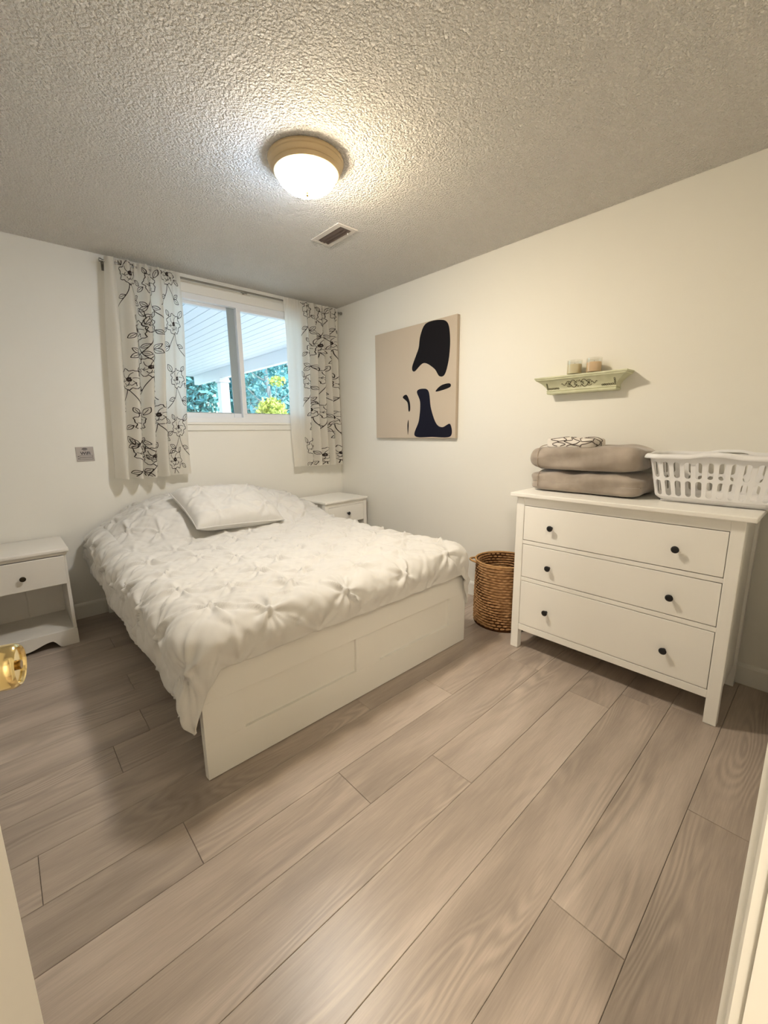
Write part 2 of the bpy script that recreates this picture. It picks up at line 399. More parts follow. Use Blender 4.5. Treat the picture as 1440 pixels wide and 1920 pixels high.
def column(y, label):
    c = thing('porch_column', label, 'column', (XE+.08, y, 1.05))
    build('shaft', MB().box(XE-.06, XE+.22, y-.14, y+.14, 1.15, ZS-.42, .03), 'beam_white', c)
    build('capital', MB().box(XE-.09, XE+.25, y-.17, y+.17, ZS-.42, ZS-.36, .01).box(XE-.07, XE+.23, y-.15, y+.15, ZS-.36, ZS-.30, .01), 'beam_white', c)
    build('base', MB().box(XE-.10, XE+.26, y-.18, y+.18, 1.05, 1.16, .01), 'beam_white', c)
column(9.7, 'white square porch column seen through the left pane')
column(5.35, 'white square porch column at the right edge of the glass')
ds = thing('downspout', 'white downspout beside the farther porch column', 'downspout', (XE+.42, 9.6, 1.05))
build('pipe', MB().box(XE+.42, XE+.52, 9.52, 9.62, 1.05, ZS-.45, .012), 'beam_white', ds)
build('elbow', MB().tube([(XE+.47, 9.57, ZS-.46), (XE+.45, 9.57, ZS-.25), (XE+.22, 9.57, ZS-.16)], .05, 8), 'beam_white', ds)

def foliage(name, center, rad, n, size, m, parent):
    mb = MB(); cx, cy, cz = center
    for i in range(n):
        while True:
            p = np.random.uniform(-1, 1, 3)
            q = np.linalg.norm(p)
            if .35 < q < 1: break
        p = p*(.8+.25*np.random.rand())
        c = Vector((cx+p[0]*rad[0], cy+p[1]*rad[1], cz+p[2]*rad[2]))
        a = Vector(np.random.normal(size=3)).normalized(); b = a.cross(Vector(np.random.normal(size=3))).normalized()
        s = size*(.6+.8*np.random.rand())
        mb.add([c-a*s, c+b*s*.45, c+a*s, c-b*s*.45], [(0, 1, 2, 3)])
    o = build(name, mb, m, parent, fixn=False); o['kind'] = 'stuff'; return o
def tree(x, y, h, rad, m, label, n=2600, size=.16):
    t = thing('tree', label, 'tree', (x, y, 1.05), group='trees beyond the porch')
    build('trunk', MB().tube([(x, y, 1.05), (x+.1, y, 1.05+h*.3), (x-.05, y, 1.05+h*.6), (x, y, 1.05+h*.85)], [.16, .13, .09, .04]), 'bark', t)
    mb = MB()
    for k in range(14):
        z0 = 1.05+h*random.uniform(.12, .6); a = random.uniform(0, 2*PI); L = rad*random.uniform(.6, 1.1)
        p0 = Vector((x, y, z0)); p1 = p0+Vector((math.cos(a)*L*.5, math.sin(a)*L*.5, L*.25)); p2 = p0+Vector((math.cos(a)*L, math.sin(a)*L, L*.35+random.uniform(-.2, .4)))
        mb.tube([p0, p1, p2], [.04, .028, .012], 5)
    build('branches', mb, 'bark', t)
    foliage('foliage', (x, y, 1.05+h*.52), (rad, rad, h*.52), n, size, m, t)
for i, (x, y) in enumerate(((2.8, 22), (5.8, 22.5), (8.7, 22), (11.6, 22))):
    tree(x, y, 6.5, 1.28, 'leaf_blue', ('leftmost', 'second from left', 'third from left', 'rightmost')[i]+' of the blue-green trees in the back row outside', 3200, .20)
tree(4.6, 17.2, 5.2, 1.15, 'leaf_blue', 'blue-green tree left of the porch column through the left pane', 2600, .15)
tree(7.2, 16.6, 5.6, 1.25, 'leaf_blue', 'dense blue-green tree behind the window mullion', 2600, .15)
tree(5.9, 12.8, 4.6, 1.05, 'leaf_blue', 'blue-green tree with pale branches through the right pane', 900, .12)
SX, SYY = 3.95, 8.9
sh = thing('shrub', 'sunlit lime-green shrub low in the right pane', 'shrub', (SX, SYY, 1.05))
mb = MB()
for k in range(9):
    a = random.uniform(0, 2*PI); mb.tube([(SX, SYY, 1.05), (SX+.15*math.cos(a), SYY+.15*math.sin(a), 1.5), (SX+.4*math.cos(a), SYY+.4*math.sin(a), 2.1)], [.02, .015, .006], 5)
mb.tube([(SX, SYY, 1.05), (SX+.1, SYY, 2.0), (SX+.32, SYY+.1, 2.95)], [.02, .014, .006], 5)
build('stems', mb, 'bark', sh)
foliage('foliage', (SX, SYY, 1.85), (.55, .5, .62), 1300, .075, 'leaf_lime', sh)
foliage('top_sprig', (SX+.33, SYY+.1, 2.95), (.28, .28, .2), 90, .075, 'leaf_lime', sh)

# ------------------------------------------------------------------ bed
BX0, BX1, BY = -2.268, -.661, -2.126
bed = thing('bed_frame', 'white double bed frame with a panelled footboard', 'bed', ((BX0+BX1)/2, -1.06, 0))
fb = MB().box(BX0, BX1, BY+.015, BY+.034, 0.001, .456, .002)
fbo = build('footboard', fb, 'bed_lacquer', bed)
XMID = (BX0+BX1)/2
def foot_frame():
    z0, z1, pz0, pz1 = .003, .455, .15, .322; y0, y1 = BY, BY+.016
    m = MB().box(BX0+.001, BX1-.001, y0, y1, z0, pz0, .0008).box(BX0+.001, BX1-.001, y0, y1, pz1, z1, .0008)
    for xa, xb in ((BX0+.001, BX0+.16), (-1.536, -1.38), (BX1-.155, BX1-.001)): m.box(xa, xb, y0, y1, pz0, pz1, .0008)
    return m
build('panel_frame', foot_frame(), 'bed_lacquer', fbo)
for z, hgt, nm in ((.12, .26, 'side_rail'),):
    build('side_rail', MB().box(BX0+.06, BX0+.08, BY+.036, -.06, z, z+hgt, .002), 'bed_lacquer', bed)
    build('side_rail', MB().box(BX1-.08, BX1-.06, BY+.036, -.06, z, z+hgt, .002), 'bed_lacquer', bed)
build('head_panel', MB().box(BX0+.03, BX1-.03, -.05, -.022, .001, .60, .003), 'bed_lacquer', bed)
sb = None
for k in range(12):
    y = -.2-k*.16
    if sb is None: sb = build('slat', MB().box(BX0+.08, BX1-.08, -.035, .035, .30, .318), 'bed_lacquer', bed, local=True); sb.location = (-XMID+0, 0, 0); 
    if k: inst(sb, 'slat', (-XMID, y+1.06, 0), bed)
sb.location = (-XMID, -.2+1.06, 0)
tag(build('mattress', MB().box(BX0+.075, BX1-.075, BY+.065, -.06, .319, .555, .05, 3), 'sheet_cotton', smooth=SM), 'thick white mattress under the duvet', 'mattress')

# duvet
XFL, XFR, YFT, YHD = -2.205, -.758, -2.065, -.045     # edges of the flat top
RR = .095
def head_rise(x, y):
    a = sstep(-.86, -.36, y)
    cr = max(0., 1-abs((x+1.46)/.80)**3.2)
    dip = 1-.10*math.exp(-((x+1.42)/.10)**2)
    drop = 1-.12*sstep(-.2, -.05, y)
    return .245*a*cr*dip*drop
def nz2(x, y, s):
    return (math.sin(x*3.1*s+1.3)+math.sin(y*2.7*s+.7*x*s+2.1)+math.sin((x+y)*4.3*s+.5)+math.sin((x-1.3*y)*3.7*s+4.))/4
def drape(x, y):
    """cloth plane position -> 3d"""
    sx = max(0., XFL-x); sr = max(0., x-XFR); sy = max(0., YFT-y)
    xc = min(max(x, XFL), XFR); yc = max(y, YFT)
    z = .605+head_rise(xc, yc)+.010*nz2(xc, yc, 2.2)
    z += .012*math.exp(-((yc+2.0)/.12)**2)
    ex = sx if sx > 0 else sr
    p = 1.15
    dd = (ex**p+sy**p)**(1/p)
    if dd > .40: dd = .40+.06*(1-math.exp(-(dd-.40)/.06))
    if dd <= 1e-9: return Vector((x, y, z))
    q = math.hypot(ex, sy); ux, uy = ex/q, sy/q
    rr = RR
    if dd < rr*PI/2: a = dd/rr; out = rr*math.sin(a); down = rr*(1-math.cos(a))
    else:
        e = dd-rr*PI/2; out = rr+.06*e+.007*math.sin((x*3+y)*11)*min(1, e/.08); down = rr+e
    sgn = -1 if sx > 0 else 1
    return Vector((xc+sgn*ux*out, yc-uy*out, z-down))
CA, CB = .36, .29; OX, OY = -1.26, -1.85
def tuck(x, y):
    a = (x-OX)/CA; b = (y-OY)/CB
    a += .06*math.sin(2.1*b+1)+.04*math.sin(5*a+b); b += .07*math.sin(1.9*a+2)
    p, q = a+b, a-b
    p0, q0 = round(p), round(q); dp, dq = p-p0, q-q0
    da, db = (dp+dq)/2*CA, (dp-dq)/2*CB
    r = math.hypot(da, db)+1e-6; th = math.atan2(db, da)
    hsh = (p0*12.9898+q0*78.233); hsh = math.sin(hsh)*43758.5453; hsh -= math.floor(hsh)
    puff = (abs(math.sin(PI*p))*abs(math.sin(PI*q)))**.5
    h = .032*puff
    # pleats along the diamond edges, strongest beside the knots
    wob = .004*math.sin(r*60+hsh*9)
    cp = abs(dp)*.115+wob*.2; cq = abs(dq)*.115-wob*.2
    amp = math.exp(-r/.15)
    h += .024*amp*(math.exp(-(cp/.0062)**2)+math.exp(-(cq/.0062)**2))
    # folds radiating from the knot
    kk = 4+int(hsh*3); env = (1-math.exp(-(r/.022)**2))
    c1 = abs(math.cos(kk*th*.5+hsh*6.28))**5; c2 = abs(math.cos((kk+1.5)*th*.5+hsh*17))**9
    h += (.029*c1*math.exp(-r/.085)+.021*c2*math.exp(-r/.06))*env
    h += .006*math.exp(-(r/.009)**2)-.006*math.exp(-(r/.035)**2)
    h += .0050*nz2(x, y, 9)+.0032*nz2(y, x, 23)
    return h
def duvet_relief(x, y):
    e = min(x-(XFL-.345), (XFR+.27)-x, y-(YFT-.205)); return tuck(x, y)*(.30+.70*sstep(0, .10, e))
def cloth_mesh(fn, tk, xs, ys, thick=0):
    nx, ny = len(xs), len(ys)
    P = np.array([[tuple(fn(x, y)) for y in ys] for x in xs])
    du = np.gradient(P, axis=0); dv = np.gradient(P, axis=1)
    N = np.cross(du, dv); N /= (np.linalg.norm(N, axis=2, keepdims=True)+1e-12)
    if N[nx//2, ny//2, 2] < 0: N = -N
    Hh = np.array([[tk(x, y) for y in ys] for x in xs])
    Q = P+N*Hh[:, :, None]
    mb = MB(); mb.v = [tuple(p) for p in Q.reshape(-1, 3)]
    for i in range(nx-1):
        for j in range(ny-1): mb.f.append((i*ny+j, i*ny+j+1, (i+1)*ny+j+1, (i+1)*ny+j))
    if thick:
        o = len(mb.v); B = (P+N*(Hh[:, :, None]-thick))
        mb.v += [tuple(p) for p in B.reshape(-1, 3)]
        for i in range(nx-1):
            for j in range(ny-1): mb.f.append((o+i*ny+j, o+(i+1)*ny+j, o+(i+1)*ny+j+1, o+i*ny+j+1))
        rim = [(i, 0) for i in range(nx)]+[(nx-1, j) for j in range(1, ny)]+[(i, ny-1) for i in range(nx-2, -1, -1)]+[(0, j) for j in range(ny-2, 0, -1)]
        ids = [i*ny+j for i, j in rim]
        for k in range(len(ids)):
            a, b = ids[k], ids[(k+1) % len(ids)]; mb.f.append((a, b, o+b, o+a))
    return mb
xs = np.arange(XFL-.345, XFR+.27, .0064); ys = np.arange(YFT-.205, YHD, .0064)
dv = build('duvet', cloth_mesh(drape, duvet_relief, xs, ys, .006), 'duvet_cotton', smooth=True)
tag(dv, 'white pintuck duvet spread over the bed', 'duvet')

tr = MB()
for pts, wd in (([(-2.305, -2.09, .335), (-2.325, -2.10, .315), (-2.335, -2.105, .305)], .014), ([(-2.325, -2.10, .318), (-2.318, -2.112, .285), (-2.312, -2.118, .255)], .013)):
    for a_, b_ in zip(pts, pts[1:]):
        tr.add([(a_[0]-wd*.7, a_[1], a_[2]), (a_[0]+wd*.7, a_[1]+.004, a_[2]), (b_[0]+wd*.7, b_[1]+.004, b_[2]), (b_[0]-wd*.7, b_[1], b_[2]),
                (a_[0]-wd*.7, a_[1]+.003, a_[2]), (a_[0]+wd*.7, a_[1]+.007, a_[2]), (b_[0]+wd*.7, b_[1]+.007, b_[2]), (b_[0]-wd*.7, b_[1]+.003, b_[2])],
               [(0, 1, 2, 3), (4, 5, 6, 7), (0, 1, 5, 4), (1, 2, 6, 5), (2, 3, 7, 6), (3, 0, 4, 7)])
build('tie_ribbon', tr, 'sheet_cotton', dv)
# pintuck sham pillow on top
def pillow_mesh(w, hh, th, tk=0):
    mb = MB()
    def sf(sgn):
        def f(u, v):
            a, b = u*2-1, v*2-1
            ox = w/2*a*(1-.055*(1-abs(b))**1.0*0-.05*(1-b*b)*abs(a)); oy = hh/2*b*(1-.05*(1-a*a)*abs(b))
            t = ((1-a**4)*(1-b**4))**.5
            z = sgn*th/2*t
            if tk and sgn > 0: z += (tuck(ox*1.0-1.1, oy*1.0-1.7)-.010)*1.0*min(1, t*1.6)
            return (ox, oy, z)
        return f
    mb.grid(sf(1), 81, 61); mb.grid(sf(-1), 41, 31)
    return mb
pl = thing('pillow', 'white pintuck pillow lying on top of the duvet', 'pillow', (-1.52, -.60, .70))
pl.rotation_euler = (math.radians(24), math.radians(4), math.radians(5))
pl.location = (-1.50, -.625, .785)
build('cover', pillow_mesh(.66, .47, .17, 1), 'duvet_cotton', pl, smooth=True, local=True)
seam = []
for k in range(81):
    t = k/80*4; e = int(t) % 4; u = t-int(t)
    a, b = [(-1+2*u, -1), (1, -1+2*u), (1-2*u, 1), (-1, 1-2*u)][e]
    seam.append((.33*a*(1-.05*(1-b*b)*abs(a)), .235*b*(1-.05*(1-a*a)*abs(b)), 0))
build('seam', MB().tube(seam, .004, 6), 'duvet_cotton', pl, smooth=True, local=True)
# pillows under the duvet
for i, (x, lab, m) in enumerate(((-1.875, 'grey pillow under the duvet with a corner poking out by the wall', 'pillow_grey'),)):
    p = thing('pillow', lab, 'pillow', (x, -.26, .66)); p.rotation_euler = (math.radians(14), math.radians(-3), 0)
    build('cover', pillow_mesh(.62, .38, .13), m, p, smooth=True, local=True)

# ------------------------------------------------------------------ knob meshes
def knob(name, m, parent, loc, axis, r=.0165, L=.028):
    """round drawer knob; axis: rotation matrix taking z to the outward direction"""
    s = r/.0165
    prof = [(0, 0), (.008*s, 0), (.0065*s, .004), (.006*s, L*.45), (.010*s, L*.6), (.0155*s, L*.72), (.0165*s, L*.84), (.0145*s, L*.95), (.008*s, L*1.0), (0, L*1.01)]
    o = build(name, MB().lathe(prof, 28, (0, 0, 0), axis), m, parent, smooth=True, local=True)
    o.location = Vector(loc)-org(parent); return o
AX_MX = Matrix.Rotation(-PI/2, 4, 'Y')   # z -> -x
AX_MY = Matrix.Rotation(PI/2, 4, 'X')    # z -> -y

# ------------------------------------------------------------------ chest of drawers
DXF, DYL, DYR, DT = -.509, -2.366, -3.385, .9592
ch = thing('chest_of_drawers', 'white three-drawer chest with black knobs against the right wall', 'chest', (-.27, (DYL+DYR)/2, 0))
build('top', MB().box(-.538, -.018, DYR-.034, DYL+.03, DT-.022, DT, .004), 'white_lacquer', ch)
for x0, x1 in ((DXF, DXF+.045), (-.075, -.03)):
    for y0, y1 in ((DYL-.046, DYL), (DYR, DYR+.048)):
        build('leg', MB().box(x0, x1, y0, y1, .001, DT-.022, .002), 'white_lacquer', ch)
build('side_panel', MB().box(DXF+.045, -.075, DYL-.03, DYL-.012, .12, DT-.022), 'white_lacquer', ch)
build('side_panel', MB().box(DXF+.045, -.075, DYR+.012, DYR+.03, .12, DT-.022), 'white_lacquer', ch)
build('back_panel', MB().box(-.06, -.05, DYR+.045, DYL-.045, .12, DT-.022), 'white_lacquer', ch)
yl, yr = DYL-.046, DYR+.048
build('front_rail', MB().box(DXF+.003, DXF+.022, yr, yl, .887, DT-.022, .001), 'white_lacquer', ch)
build('front_rail', MB().box(DXF+.003, DXF+.022, yr, yl, .661, .682, .001), 'white_lacquer', ch)
build('front_rail', MB().box(DXF+.003, DXF+.022, yr, yl, .437, .459, .001), 'white_lacquer', ch)
build('bottom_rail', MB().box(DXF+.002, DXF+.022, yr, yl, .122, .160, .0015), 'white_lacquer', ch)
build('base_board', MB().box(DXF+.03, -.06, yr, yl, .128, .14), 'white_lacquer', ch)
for z0, z1, kzz in ((.684, .885, .778), (.461, .659, .549), (.162, .435, .285)):
    dr = build('drawer', MB().box(DXF+.002, DXF+.024, yr+.0025, yl-.0025, z0+.0015, z1-.0015, .002).box(DXF+.024, -.08, yr+.02, yr+.032, z0+.02, z1-.03).box(DXF+.024, -.08, yl-.032, yl-.02, z0+.02, z1-.03), 'white_lacquer', ch)
    for ky in (-2.579, -3.159): knob('knob', 'knob_black', dr, (DXF+.002, ky, kzz), AX_MX)

# ------------------------------------------------------------------ bedside tables
NX1, NX0 = -2.466, -2.99
nl = thing('bedside_table', 'white open-shelf bedside table with a scalloped base at the left edge', 'bedside table', ((NX0+NX1)/2, -.23, 0))
build('top', MB().box(NX0-.018, NX1+.018, -.445, -.016, .605, .632, .008, 3), 'old_white', nl, smooth=SM)
build('cornice', MB().box(NX0-.006, NX1+.006, -.43, -.02, .588, .606, .004), 'old_white', nl)
for xa, xb in ((NX0, NX0+.018), (NX1-.018, NX1)):
    build('side_panel', MB().box(xa, xb, -.42, -.016, .001, .59, .002), 'old_white', nl)
xm = NX0+.31
build('back_board', MB().box(NX0+.018, xm-.001, -.03, -.02, .09, .59), 'old_white', nl)
build('back_board', MB().box(xm+.001, NX1-.018, -.03, -.02, .09, .59), 'old_white', nl)
build('shelf_board', MB().box(NX0+.018, NX1-.018, -.42, -.03, .088, .104, .002), 'old_white', nl)
dr = build('drawer', MB().box(NX0+.012, NX1-.010, -.436, -.42, .405, .584, .004, 3).box(NX0+.03, NX1-.03, -.42, -.05, .415, .56), 'old_white', nl)
knob('knob', 'knob_bronze', dr, (-2.684, -.436, .487), AX_MY, .0155, .026)
ap = [(NX0, .102), (NX1, .102), (NX1, .001), (NX1-.085, .001)]
def scal(t):   # ogee from foot to centre
    return .001+.052*(math.sin(PI*min(1, t/.28)/2)**2)*(1-sstep(.28, 1, t)*.62)
cx = (NX0+NX1)/2
half = (NX1-.085)-cx
rightp = [(NX1-.085-half*t, scal(t)) for t in [i/16 for i in range(1, 17)]]
leftp = [(2*cx-x, z) for x, z in rightp[::-1][1:]]
ap += rightp+leftp+[(NX0+.085, .001), (NX0, .001)]
build('apron', MB().prism(ap, 1, -.432, -.418), 'old_white', nl)

nr = thing('bedside_table', 'white bedside table in the corner behind the bed', 'bedside table', (-.335, -.285, 0), math.radians(4.5))
W2, D2, T2 = .268, .222, .69
build('top', MB().box(-W2, W2, -D2, D2, T2-.02, T2, .004), 'white_lacquer', nr, local=True)
for sx in (-1, 1):
    for sy in (-1, 1):
        build('leg', MB().box(sx*(W2-.025)-.02, sx*(W2-.025)+.02, sy*(D2-.035)-.02, sy*(D2-.035)+.02, .001, T2-.02, .002), 'white_lacquer', nr, local=True)
    build('side_panel', MB().box(sx*(W2-.03)-.008, sx*(W2-.03)+.008, -D2+.05, D2-.05, .12, T2-.02), 'white_lacquer', nr, local=True)
build('front_rail', MB().box(-W2+.045, W2-.045, -D2+.018, -D2+.034, T2-.058, T2-.02), 'white_lacquer', nr, local=True)
dr = build('drawer', MB().box(-W2+.048, W2-.048, -D2+.016, -D2+.034, T2-.225, T2-.061, .002), 'white_lacquer', nr, local=True)
o = knob('knob', 'knob_black', None, (0, 0, 0), AX_MY); o.parent = dr; o.location = (.01, -D2+.016, T2-.135)
build('lower_shelf', MB().box(-W2+.03, W2-.03, -D2+.03, D2-.03, .14, .156), 'white_lacquer', nr, local=True)

# ------------------------------------------------------------------ woven hamper
hb = thing('wicker_hamper', 'round brown woven hamper between the bed and the chest', 'hamper', (-.249, -2.140, 0))
HR, HH, NR, NS = .190, .442, 23, 32
def weave(R, sgn, inner):
    def f(u, v):
        z = .012+v*(HH-.012); row = v*NR; j = int(min(NR-1, math.floor(row))); fr_ = row-j
        th = 2*PI*u
        bul = abs(math.sin(PI*fr_))**.6
        st = .5+.5*math.cos(NS*th+PI*(j % 2)+.5*math.sin(j*2.3))
        r = R+sgn*(.0125*bul*(.45+.55*st)-.004)+.004*math.sin(2*th+1)*v+.003*math.sin(3*th+j*.2)
        return (r*math.cos(th), r*math.sin(th), z+.002*math.sin(5*th+j))
    return f
build('weave', MB().grid(weave(HR-.004, 1, False), NS*5, NR*5+1, True), 'hyacinth', hb, smooth=True, local=True, fixn=False)
build('lining_weave', MB().grid(weave(HR-.017, -1, True), NS*4, NR*4+1, True), 'hyacinth', hb, smooth=True, local=True, fixn=False)
build('gap_shade_core', MB().lathe([(HR-.0045, .012), (HR-.0045, HH), (HR-.0165, HH), (HR-.0165, .012)], 64, closed=True), 'hyacinth_base_gap_shade', hb, smooth=SM, local=True)  # dark cylinder added to paint the shade in the gaps between weave rows
build('base', MB().lathe([(0, .004), (HR-.01, .004), (HR, .001), (HR+.001, .012), (HR-.02, .014), (0, .014)], 48), 'hyacinth_base_gap_shade', hb, smooth=SM, local=True)
rim = [(HR-.004+.0065*math.cos(a), HH+.004+.0065*math.sin(a)) for a in [k*2*PI/8 for k in range(8)]]
build('rim', MB().lathe(rim, 72, closed=True), 'rim_cane', hb, smooth=True, local=True)
for a0 in (math.radians(130), math.radians(-50)):
    pts = []
    for k in range(13):
        t = k/12; a = a0+(t-.5)*.55; r = HR+.004+.030*math.sin(PI*t); pts.append((r*math.cos(a), r*math.sin(a), HH-.004+.006*math.sin(PI*t)))
    build('handle', MB().tube(pts, .0075, 8), 'rim_cane', hb, smooth=True, local=True)

# ------------------------------------------------------------------ laundry basket
lb = thing('laundry_basket', 'white slotted plastic laundry basket at the right end of the chest', 'laundry basket', (-.185, -3.235, DT))
LA0, LB0, LA1, LB1, LH = .232, .148, .268, .176, .222   # half sizes along y / x, bottom and top
def rr_pt(a, b, r, t):
    """rounded rectangle, t in 0..1 along perimeter, start at (-a side centre ...)"""
    sx, sy = 2*(a-r), 2*(b-r); q = PI*r/2; per = 2*sx+2*sy+4*q; d = (t % 1)*per
    segs = [('l', sx), ('c', q), ('l', sy), ('c', q), ('l', sx), ('c', q), ('l', sy), ('c', q)]
    st = [(-a+r, -b), (a-r, -b), (a, -b+r), (a, b-r), (a-r, b), (-a+r, b), (-a, b-r), (-a, -b+r)]
    dirs = [(1, 0), None, (0, 1), None, (-1, 0), None, (0, -1), None]
    cen = [None, (a-r, -b+r), None, (a-r, b-r), None, (-a+r, b-r), None, (-a+r, -b+r)]
    a0 = [None, -PI/2, None, 0, None, PI/2, None, PI]
    for i, (k, L) in enumerate(segs):
        if d <= L+1e-9:
            if k == 'l': return (st[i][0]+dirs[i][0]*d, st[i][1]+dirs[i][1]*d)
            an = a0[i]+d/r; return (cen[i][0]+r*math.cos(an), cen[i][1]+r*math.sin(an))
        d -= L
    return st[0]
def lb_pt(t, h):
    a = LA0+(LA1-LA0)*h; b = LB0+(LB1-LB0)*h
    bot = .025*max(0, 1-h/.12)**2
    p = rr_pt(a-bot, b-bot, .05, t)     # p[0] along y (reversed), p[1] along x
    return (p[1], -p[0], .006+h*(LH-.006))
def slot_wall():
    mb = MB(); NC = 38
    rows = [(.0, .10, 0), (.10, .50, 1), (.50, .90, 1), (.90, 1.0, 0)]
    for c in range(NC):
        t0, t1 = c/NC, (c+1)/NC
        for h0, h1, hole in rows:
            if hole:
                # stadium hole in the cell
                n = 16; tm = (t0+t1)/2; hm = (h0+h1)/2; wx = (t1-t0)*.29; hy = (h1-h0)*.43
                asp = .245/.0105*wx   # corner radius in h units, roughly round in space
                rh = min(hy, wx*1.63/LH)
                inn = []; out = []
                for k in range(4*n//4*2):
                    a = 2*PI*k/(2*n)
                    ca, sa = math.cos(a), math.sin(a)
                    inn.append((tm+wx*ca, hm+(hy-rh)*(1 if sa > 1e-9 else (-1 if sa < -1e-9 else 0))+rh*sa))
                    m = max(abs(ca), abs(sa)); out.append((tm+(t1-t0)/2*ca/m, hm+(h1-h0)/2*sa/m))
                o = len(mb.v); N2 = len(inn)
                for p in inn+out: mb.v.append(lb_pt(*p))
                for k in range(N2): mb.f.append((o+k, o+(k+1) % N2, o+N2+(k+1) % N2, o+N2+k))
            else:
                ns = 3
                mb.grid(lambda u, v: lb_pt(t0+(t1-t0)*u, h0+(h1-h0)*v), 5, ns+1)
    return mb
o = build('slotted_wall', slot_wall(), 'plastic_white', lb, local=True, fixn=False)
md = o.modifiers.new('thickness', 'SOLIDIFY'); md.thickness = .0028; md.offset = 0
def rim_f(u, v):
    pr_ = [(-.003, -.004), (.000, .004), (.006, .009), (.014, .009), (.021, .002), (.025, -.010), (.022, -.012), (.017, -.002), (.010, .004), (.003, .002), (-.003, -.004)]
    k = v*(len(pr_)-1); i = min(len(pr_)-2, int(k)); f = k-i
    off = pr_[i][0]*(1-f)+pr_[i+1][0]*f; dz = pr_[i][1]*(1-f)+pr_[i+1][1]*f
    p = rr_pt(LA1+off, LB1+off, .05+off, u)
    wav = .012*math.exp(-((p[0])/.075)**4) if abs(p[1]) > LB1*.8 else .006*math.exp(-(p[1]/.06)**4)
    return (p[1], -p[0], LH+dz+wav)
build('rim', MB().grid(rim_f, 160, 11, True), 'plastic_white', lb, local=True, smooth=True)
build('bottom', MB().box(-LB0+.024, LB0-.024, -LA0+.024, LA0-.024, .002, .008, .002), 'plastic_white', lb, local=True)

# ------------------------------------------------------------------ folded blankets and towel
def slab_fn(hx, hy, hz, wob, seed, lift=0):
    """superellipsoid pad with wobble; local coords, base at z=0"""
    def sg(c, e): return math.copysign(abs(c)**e, c)
    def f(u, v):
        th = 2*PI*u; ph = -PI/2+PI*v
        c, d_ = math.cos(ph), math.sin(ph); r = (abs(c)**5+abs(d_)**5)**-.2; cx, cz = c*r, d_*r
        e, g = math.cos(th), math.sin(th); q = (abs(e)**8+abs(g)**8)**-.125
        x = hx*cx*e*q; y = hy*cx*g*q; z = hz*cz
        w_ = wob*(math.sin(x*17+seed)+math.sin(y*11+seed*2.1)+math.sin((x+y)*23+seed*.7))/3
        w_ += wob*.35*(math.sin(y*41+x*13+seed)*math.sin(x*29+seed*1.7))
        z2 = z+(w_ if z > 0 else .15*w_)
        x2 = x*(1+.5*wob*math.sin(z*60+y*14+seed)/hx); y2 = y*(1+.5*wob*math.sin(z*50+x*18+seed)/hy)
        if lift: z2 += lift*max(0, x/hx)**2*max(0, y/hy-.35)*max(0, z/hz)
        return (x2, y2, z2+hz)
    return f
def soft_slab(hx, hy, hz, wob, seed, nu=64, nv=34, lift=0):
    return MB().grid(slab_fn(hx, hy, hz, wob, seed, lift), nu, nv, True)
def blanket(z, hz, cy, hy, seed, label, lift):
    b = thing('folded_blanket', label, 'blanket', (-.205, cy, z), group='grey blankets stacked on the chest')
    build('cloth', soft_slab(.178, hy, hz, .011, seed, nu=120, nv=48, lift=lift), 'blanket', b, smooth=True, local=True)
    # hem band round the left end
    pts = []
    for k in range(33):
        a = PI*k/32
        pts.append((-.181-.004*math.sin(a) if False else -.178*math.copysign(abs(math.cos(a))**.4, math.cos(a)), hy-.045+.0*a, hz+hz*1.0*abs(math.sin(a))**.6))
    return b
b1 = blanket(DT+.001, .059, -2.655, .300, 1.3, 'lower of two folded grey-brown plush blankets on the chest', 0)
b2 = blanket(DT+.124, .068, -2.640, .292, 4.4, 'upper folded grey-brown plush blanket under the small towel', .06)
for b, hy, hz in ((b1, .300, .059), (b2, .292, .068)):
    def hem(u, v, hy=hy, hz=hz):
        a = -PI/2+PI*u*1.0-PI/2+PI*0
        th = PI*.5+PI*u      # around the front, seen in x/z
        sgp = lambda c, e: math.copysign(abs(c)**e, c)
        ph = 2*PI*u
        x = .1795*sgp(math.cos(ph), .5); z = hz+hz*1.03*sgp(math.sin(ph), .5)
        y = hy*.90-.035*v
        return (x, y, z+.002)
    build('hem_stitching', MB().tube([hem(k/48, 1) for k in range(49)], .0022, 5, cap=False), 'blanket_hem', b, smooth=True, local=True)
tw = thing('hand_towel', 'small white towel with dark wavy lines folded on the blankets', 'towel', (-.275, -2.580, DT+.244), math.radians(-6))
TW = slab_fn(.088, .135, .031, .010, 2.2)
build('cloth', MB().grid(TW, 120, 60, True), 'towel', tw, smooth=True, local=True)
def tw_pt(u, v):
    p = Vector(TW(u % 1, v)); c = Vector((0, 0, .031)); return p+(p-c).normalized()*.0010
def uv_of(y, b):
    """angle round the towel, b 0 front bottom .. 1 top back"""
    return (PI-y)/(2*PI), .36+.50*b
for k, (y0, ph, am) in enumerate(((-1.75, .3, .10), (-1.35, 1.9, .14), (-.98, 4.1, .12), (-.62, .9, .12), (-.34, 5.0, .11), (-.05, 2.2, .11), (.22, 2.6, .11), (.50, 5.0, .10))):
    pts = []
    for i in range(46):
        t = i/45
        u, v = uv_of(y0+am*1.3*math.sin(ph+t*(6+1.1*k))+.05*math.sin(t*19+k), t); pts.append(tw_pt(u, v))
    build('wavy_line', MB().tube(pts, .0022, 5), 'towel_line', tw, smooth=True, local=True)

